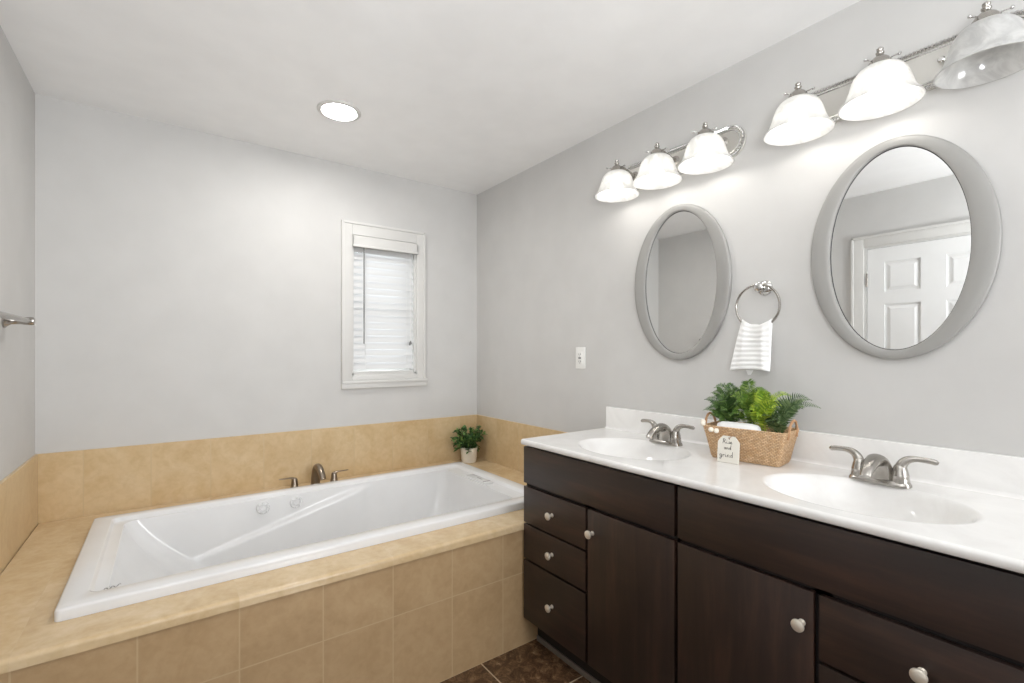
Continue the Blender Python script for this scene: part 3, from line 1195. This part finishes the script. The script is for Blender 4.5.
# ------------------------------------------------------------------ outlet
ou = thing('wall_outlet', 'white outlet plate on the right wall between tub corner and left mirror', 'outlet', (0, -1.068, 1.268))
b = MB()
b.box(-.006, 0, -.036, .036, -.0585, .0585, .003)
b.build('plate', M['plastic'], ou)
b = MB()
b.box(-.009, -.005, -.0168, .0168, -.0335, .0335, .0015)
face = b.build('receptacle', M['plastic'], ou)
b = MB()
for z in (.019, -.019):
    b = MB()
    b.box(-.0094, -.0086, -.0075, -.0050, z - .004, z + .006)
    b.box(-.0094, -.0086, .0050, .0075, z - .004, z + .006)
    b.lathe([(0, 0), (.0025, 0), (.0025, .0008), (0, .0008)], (-.0086, 0, z - .0085), '-X', 10)
    b.build('slot', M['black'], face)
b = MB()
b.box(-.0102, -.0086, -.0095, -.0005, -.0045, .0045, .0006)
b.build('button', M['grey'], face)
MB().box(-.0102, -.0086, .0005, .0095, -.0045, .0045, .0006).build('button', M['grey'], face)

# ------------------------------------------------------------------ towel ring and hand towel
tr = thing('towel_ring', 'chrome towel ring on the wall between the two oval mirrors', 'towel ring', (0, -2.050, 1.540))
b = MB()
b.lathe([(0, 0), (.028, 0), (.028, .004), (.024, .008), (.017, .012), (.014, .022), (.0135, .040), (.017, .046), (.017, .054), (.012, .058), (0, .059)], (0, 0, 0), '-X', 28)
b.build('post', M['chrome'], tr)
b = MB()
RX, RY, RZ, RR = -.051, .004, -.071, .0800
b.tube([(RX, RY + RR * math.cos(2 * PI * k / 64), RZ + RR * math.sin(2 * PI * k / 64)) for k in range(64)], .0042, 10, closed=True)
b.build('ring', M['nickel'], tr)

tz1, tz0 = 1.399, 1.232
TCX, TCY = -.051, -2.046
ringz = 1.540 + RZ


def towel_rows():
    rows = []
    N = 60
    for k in range(53):
        t = k / 52
        z = tz1 + (tz0 - tz1) * t
        yl = -1.990 + (-1.940 + 1.990) * t ** .9
        yr = -2.100 + (-2.090 + 2.100) * t
        hw, cyy = (yl - yr) / 2, (yl + yr) / 2
        rib = .5 + .5 * math.sin(t * 2 * PI * 9.5)
        th = .009 + .0036 * rib + .005 * t
        if t < .05:
            th *= .75 + 5 * t
        if t > .97:
            th *= .86
        lp = []
        for i in range(N):
            a = 2 * PI * i / N
            c, s_ = math.cos(a), math.sin(a)
            y = cyy + hw * math.copysign(abs(c) ** .6, c)
            sag = (.006 if t < .25 else 0) * (1 - t / .25) * (abs(c) ** 2) if t < .25 else 0
            x = TCX - .001 * 0 + th * math.copysign(abs(s_) ** .75, s_)
            fold = .0035 * math.sin(c * 5.0 + 1.0) * (1 - t) + .002 * math.sin(c * 9 + t * 4)
            zz3 = z + sag + .003 * math.sin(c * 3 + 2) * t
            # the cloth follows the curve of the ring at the top
            arc_ = (RR - math.sqrt(max(1e-6, RR * RR - min(.075, abs(y - (TCY + .0))) ** 2)))
            zz3 += arc_ * .8 * (1 - t) ** 3
            lp.append((x + fold, y, zz3))
        rows.append(lp)
    return rows


b = MB()
b.loft(towel_rows())
lo = (TCX, TCY, tz0)
tw = b.build('hand_towel', M['terry'], None, lo, angle=80)
tag(tw, 'white ribbed hand towel hanging from the chrome towel ring', 'towel')
b = MB()
b.loft([[(TCX + .004, -2.030, tz0 + .004), (TCX + .004, -2.000, tz0 + .004), (TCX + .008, -2.000, tz0 + .004), (TCX + .008, -2.030, tz0 + .004)],
        [(TCX + .004, -2.018, tz0 - .018), (TCX + .004, -2.008, tz0 - .018), (TCX + .007, -2.008, tz0 - .018), (TCX + .007, -2.018, tz0 - .018)]])
b.build('hem_corner', M['terry'], tw, lo)  # hem corner of the towel's back layer hanging below the front

# ------------------------------------------------------------------ towel bar on the left wall
tb = thing('towel_bar', 'brushed nickel towel bar on the left wall, cut by the photo edge', 'towel bar', (-W, -.80, 1.412))
for y in (.295, -.315):
    b = MB()
    b.lathe([(0, 0), (.026, 0), (.026, .005), (.020, .010), (.013, .020), (.012, .045), (.014, .052), (.015, .070), (.013, .079), (0, .081)], (0, y, 0), 'X', 24)
    b.build('post', M['nickel'], tb)
b = MB()
b.tube([(.066, .308, 0), (.066, -.328, 0)], .009, 16)
b.ball((.066, .309, 0), .010, 12)
b.build('bar', M['nickel'], tb)

# ------------------------------------------------------------------ potted plant in the tub corner
PP = (-.135, -.112, HD)
pl = thing('potted_plant', 'small leafy green plant in a white ceramic pot on the tub deck corner', 'plant', PP)
b = MB()
b.lathe([(0, 0), (.046, 0), (.050, .003), (.053, .03), (.0565, .07), (.0595, .098), (.0600, .102), (.0570, .102), (.0545, .095), (.052, .08), (0, .08)], n=40)
b.build('pot', M['pot'], pl)
b = MB()
b.lathe([(0, .088), (.03, .087), (.0535, .083), (.0525, .0805), (0, .0805)], n=24)
b.build('soil', M['soil'], pl)


def leaf(b, p, d, nrm, ln, wd, cup=.25):
    """folded leaf of six faces"""
    d = d.normalized()
    s_ = d.cross(nrm)
    if s_.length < 1e-4:
        s_ = d.cross(Vector((1, 0, 0)))
    s_.normalize()
    u = s_.cross(d).normalized()
    mid = [(0, 0), (.3, .04), (.65, .03), (1, -.08)]
    wds = [.12, 1, .85, 0]
    C_, L_, R_ = [], [], []
    for (t, h), w_ in zip(mid, wds):
        q = p + d * (ln * t) + u * (ln * h)
        C_.append(b.bm.verts.new(q))
        if w_ > 0:
            L_.append(b.bm.verts.new(q + s_ * (wd * w_ * .5) + u * (wd * cup * w_ * .5)))
            R_.append(b.bm.verts.new(q - s_ * (wd * w_ * .5) + u * (wd * cup * w_ * .5)))
    for i in range(2):
        b.bm.faces.new((C_[i], C_[i + 1], L_[i + 1], L_[i]))
        b.bm.faces.new((C_[i], R_[i], R_[i + 1], C_[i + 1]))
    b.bm.faces.new((C_[2], C_[3], L_[2]))
    b.bm.faces.new((C_[2], R_[2], C_[3]))


bs, bf = MB(), MB()
rp = random.Random(11)
for k in range(58):
    a = rp.uniform(0, 2 * PI)
    el = rp.uniform(.05, 1.15)
    R_ = rp.uniform(.085, .136)
    tip = Vector((math.cos(a) * R_ * math.cos(el), math.sin(a) * R_ * math.cos(el) * .82, .112 + R_ * math.sin(el) * 1.12))
    if k % 6 == 0:
        tip.z = .098 - rp.uniform(0, .03)
        tip.x *= .85
        tip.y *= .85
    st = Vector((math.cos(a) * .02, math.sin(a) * .02, .085))
    pth = bez(st, st + Vector((0, 0, .04)), tip + Vector((0, 0, .015)), tip, 6)
    bs.tube(pth, [.0014] * 7, 5)
    for j in range(13):
        t = .3 + .7 * j / 12
        i0 = min(5, int(t * 6))
        p = pth[i0].lerp(pth[i0 + 1], t * 6 - i0)
        dirn = (pth[i0 + 1] - pth[i0]).normalized()
        side = Vector((rp.uniform(-1, 1), rp.uniform(-1, 1), rp.uniform(-.4, .9))).normalized()
        d = (dirn * .5 + side).normalized()
        e = p + d * .03
        if PP[0] + e.x > -.016 or PP[1] + e.y > -.016:
            continue
        leaf(bf, p, d, Vector((rp.uniform(-.5, .5), rp.uniform(-.5, .5), 1)), rp.uniform(.022, .036), rp.uniform(.012, .018))
bs.build('stem', M['stem'], pl)
bf.build('foliage', M['leaf'], pl, smooth=False, solid=False)

# ------------------------------------------------------------------ woven basket with ferns
BL, BRZ = (-.146, -2.067, HV), math.atan2(-.990, .14)
bk = thing('woven_basket', 'rectangular woven seagrass basket with two handles on the vanity top', 'basket', BL, BRZ)


def bloop(hx, hy, r, z):
    return [(x, y, z) for x, y, _ in rloop(-hx, hx, -hy, hy, r, 0, 5, 14, 8)]


H = .117
b = MB()
outer = [(.112, .060, .013, .002), (.116, .064, .014, .012), (.121, .069, .014, .040), (.129, .075, .014, .078), (.1365, .080, .014, .108), (.138, .081, .014, H), (.136, .079, .012, H + .002)]
loops_b = [bloop(.102, .050, .012, 0)] + [bloop(*o) for o in outer] + [bloop(.132, .075, .012, H - .001), bloop(.122, .067, .012, .06), bloop(.110, .057, .012, .012)]
b.loft(loops_b)
b.build('body', M['weave'], bk, angle=50)
for s_ in (-1, 1):
    b = MB()
    x = s_ * .136
    p = bez((x, -.050, H - .022), (x + s_ * .006, -.052, H + .056), (x + s_ * .006, .044, H + .056), (x, .042, H - .022), 18)
    b.tube(p, [.0042 + .0008 * math.sin(i * 2.2) for i in range(19)], 10)
    b.build('handle', M['rope'], bk)

rot = Matrix.Rotation(BRZ, 4, 'Z')


def Bw(p):
    """basket frame -> world"""
    return rot @ Vector(p) + Vector(BL)


# rolled cloth lying inside, in front of the ferns
b = MB()
rows = []
for i in range(25):
    t = i / 24
    x = -.100 + .150 * t
    e = math.sqrt(max(0, 1 - abs(2 * t - 1) ** 6)) * .9 + .1
    rows.append([Bw((x, -.038 + .026 * e * math.cos(a), .111 + (.0225 * e + .0006 * math.sin(i * 2.4)) * math.sin(a))) for a in [2 * PI * k / 24 for k in range(24)]])
b.loft(rows)
c = Bw((-.02, -.038, .089))
tag(b.build('rolled_washcloth', M['terry'], None, c, angle=60), 'white rolled washcloth lying in the woven basket before the ferns', 'towel')


def fern(name, label, mat, root, fronds, seed):
    """fronds: (tip in basket frame, arch height, leaflet length)"""
    r = random.Random(seed)
    b = MB()
    root_w = Bw(root)
    f = thing(name, label, 'fern', root_w, 0, 'ferns in the woven basket')
    for tip, arch, wd in fronds:
        p0 = root_w + Vector((r.uniform(-.010, .010), r.uniform(-.012, .012), 0))
        p3 = Bw(tip)
        p1 = p0 + Vector((0, 0, arch))
        p2 = p0.lerp(p3, .62) + Vector((0, 0, arch * .5))
        n = 30
        pth = bez(p0, p1, p2, p3, n)
        b.tube(pth, [.0013 - .0009 * i / n for i in range(n + 1)], 5)
        # the blade of each frond is turned its own way about the rib
        ref = (Vector((-.8, -.35, 0)) + Vector((0, 0, r.uniform(.35, .9))) + Vector((r.uniform(-.45, .45), r.uniform(-.45, .45), 0))).normalized()
        for i in range(5, n + 1):
            t = (i - 5) / (n - 5)
            tg = (pth[i] - pth[i - 1]).normalized()
            side = tg.cross(ref)
            if side.length < .2:
                side = tg.cross(Vector((.6, .8, 0)))
            side.normalize()
            up_ = side.cross(tg).normalized()
            prof = min(1.0, t / .22) ** .7 * (1 - t) ** .8 * 1.25 + .10
            ln = wd * prof * r.uniform(.88, 1.1)
            for s_ in (-1, 1):
                d = (side * s_ + tg * .55 + up_ * .08 - Vector((0, 0, .12))).normalized()
                for half in (0,):
                    q = pth[i]
                    e = q + d * ln
                    if e.x > -.006 or e.z < HV + .01:
                        continue
                    if e.z < HV + .118 and abs((rot.inverted() @ (e - Vector(BL))).y) > .055:
                        continue
                    leaf(b, q, d, up_, ln, ln * .085 + .0016, .1)
        leaf(b, pth[-1], (pth[-1] - pth[-2]), ref, wd * .35, .003)
    b.build('fronds', mat, f, root_w, smooth=False, solid=False)
    return f


# basket frame: x along the basket (to the right in the photograph), y towards the wall
fern('fern_plant', 'dark green fern at the left end of the woven basket', M['fern_dark'], (-.066, .018, .060),
     [((-.150, -.010, .205), .13, .034), ((-.145, .030, .228), .15, .034), ((-.120, .005, .252), .17, .036), ((-.085, .020, .262), .17, .034), ((-.050, .030, .245), .15, .034),
      ((-.120, -.050, .180), .13, .032), ((-.030, -.040, .195), .14, .034), ((-.060, -.015, .235), .16, .034), ((-.150, .035, .190), .12, .028), ((-.095, -.040, .215), .15, .034), ((-.020, .000, .225), .14, .034), ((-.110, -.055, .155), .10, .034), ((-.045, -.055, .160), .11, .034), ((-.075, -.058, .175), .12, .036), ((-.140, -.045, .170), .11, .032)], 3)
fern('fern_plant', 'tall mid green fern in the middle of the woven basket', M['fern_mid'], (-.004, .022, .060),
     [((-.010, .010, .276), .19, .036), ((-.040, .020, .255), .17, .034), ((.010, -.030, .240), .16, .036), ((-.030, -.045, .205), .15, .034),
      ((.050, .000, .245), .16, .036), ((.030, .045, .250), .16, .032), ((.040, -.045, .195), .13, .032), ((-.050, -.020, .225), .15, .034), ((.005, -.055, .170), .12, .034), ((-.035, -.058, .168), .12, .034), ((.060, .030, .225), .15, .034), ((-.060, .030, .235), .15, .034)], 5)
fern('fern_plant', 'bright lime green fern right of centre in the woven basket', M['fern_lime'], (.044, .004, .060),
     [((.060, -.010, .232), .15, .034), ((.085, -.005, .220), .15, .034), ((.070, -.045, .175), .11, .030), ((.125, .020, .232), .18, .020),
      ((.090, -.030, .195), .14, .032), ((.055, .020, .240), .16, .034), ((.030, -.010, .240), .16, .032), ((.100, .010, .200), .14, .032), ((.045, -.055, .165), .11, .030), ((.020, -.050, .185), .12, .030)], 8)
fern('fern_plant', 'grey-green fern arching over the right handle of the woven basket', M['fern_grey'], (.088, .010, .060),
     [((.180, .010, .226), .15, .040), ((.205, .030, .200), .15, .022), ((.130, -.020, .170), .11, .034), ((.092, -.046, .158), .09, .032), ((.150, .030, .195), .13, .034),
      ((.060, -.050, .168), .10, .030), ((.165, -.010, .205), .14, .038), ((.110, -.055, .150), .09, .032), ((.075, -.056, .150), .09, .032), ((.120, .020, .205), .14, .034)], 13)

# ------------------------------------------------------------------ wooden tag with beads leaning on the basket front
tg_c = Vector((-.256, -2.049, HV))
tag_t = thing('wooden_tag', 'small whitewashed wooden tag with beads and lettering leaning on the basket', 'tag', tg_c)
# tag plane: leans back against the basket; local axes
ex = Vector((.13, -.99, 0)).normalized()
ez = Vector((.10, .012, 1)).normalized()
ey = ez.cross(ex).normalized()      # points away from the viewer or to it
if ey.x > 0:
    ey = -ey                        # now towards the viewer


def Tp(u, v, w):
    return ex * u + ez * v + ey * w


w2, h1, h2 = .0365, .072, .092
out = [(-w2, .001), (w2, .001), (w2, h1), (.020, h2), (-.020, h2), (-w2, h1)]
b = MB()
b.loft([[Tp(u, v, 0) for u, v in out], [Tp(u, v, .004) for u, v in out]])
board = b.build('board', M['tag'], tag_t, smooth=False)

# handwriting: strokes of each letter in a unit box (x to the right, y up)
GL = {
    'R': [[(0, 0), (.12, 1.0)], [(-.05, .85), (.25, 1.05), (.55, .85), (.40, .55), (.10, .45)], [(.22, .48), (.45, .2), (.70, 0)]],
    'i': [[(0, .42), (.06, .05), (.25, .02)], [(.06, .62), (.08, .66)]],
    's': [[(.32, .42), (.12, .42), (.12, .28), (.32, .18), (.25, .02), (.0, .02)]],
    'e': [[(0, .2), (.32, .28), (.25, .45), (.06, .38), (.02, .12), (.18, 0), (.42, .12)]],
    'a': [[(.32, .40), (.12, .44), (0, .22), (.10, .0), (.28, .12), (.34, .42), (.34, .06), (.46, .02)]],
    'n': [[(0, .42), (.02, 0)], [(.02, .25), (.18, .44), (.30, .34), (.30, .05), (.42, .02)]],
    'd': [[(.32, .38), (.12, .44), (0, .2), (.12, .0), (.30, .12), (.38, 1.0)], [(.34, .4), (.34, .06), (.46, .02)]],
    'g': [[(.32, .40), (.12, .44), (0, .22), (.10, .0), (.28, .12), (.34, .42), (.30, -.35), (.10, -.45), (.0, -.3), (.45, .05)]],
    'r': [[(0, .42), (.04, 0)], [(.03, .25), (.14, .42), (.30, .42)]],
}
b = MB()
for word, x0, y0, s_ in (('Rise', -.019, .066, .0155), ('and', -.0135, .046, .0150), ('grind', -.0285, .020, .0190)):
    x = x0
    for ch in word:
        for st in GL[ch]:
            pts = [Tp(x + px * s_, y0 + py * s_, .0042) for px, py in st]
            b.tube(pts, .0008, 5)
        x += s_ * {'R': .80, 'i': .38, 's': .46, 'e': .5, 'a': .56, 'n': .54, 'd': .58, 'g': .58, 'r': .42}[ch]
b.build('lettering', M['ink'], board)
b = MB()
b.lathe([(.0026, 0), (.0044, 0), (.0044, .0012), (.0026, .0012)], (0, 0, 0), 'X', 16, closed_prof=True)
eye = b.build('eyelet', M['grey'], board)
eye.data.transform(Matrix.Translation(Tp(0, .083, .004)))
# string and beads up to the left handle
tl = lambda p: Vector(Bw(p)) - tg_c
P = [Tp(0, .083, .004), Tp(.010, .100, .006), tl((-.076, -.090, .104)), tl((-.100, -.090, .106)), tl((-.126, -.087, .116)), tl((-.140, -.060, .128)), tl((-.141, -.042, .130))]
b = MB()
fine = []
for i in range(len(P) - 1):
    p0, p1, p2, p3 = P[max(0, i - 1)], P[i], P[i + 1], P[min(len(P) - 1, i + 2)]
    for k in range(6):
        t = k / 6
        fine.append(.5 * ((2 * p1) + (p2 - p0) * t + (2 * p0 - 5 * p1 + 4 * p2 - p3) * t * t + (3 * p1 - p0 - 3 * p2 + p3) * t ** 3))
fine.append(P[-1])
b.tube(fine, .0011, 6)
b.build('string', M['rope'], tag_t)
for p in ((-.080, -.091, .104), (-.099, -.091, .106), (-.140, -.064, .127), (-.134, -.078, .121)):
    b = MB()
    b.ball(tl(p), .0092, 14)
    b.build('bead', M['bead'], tag_t)
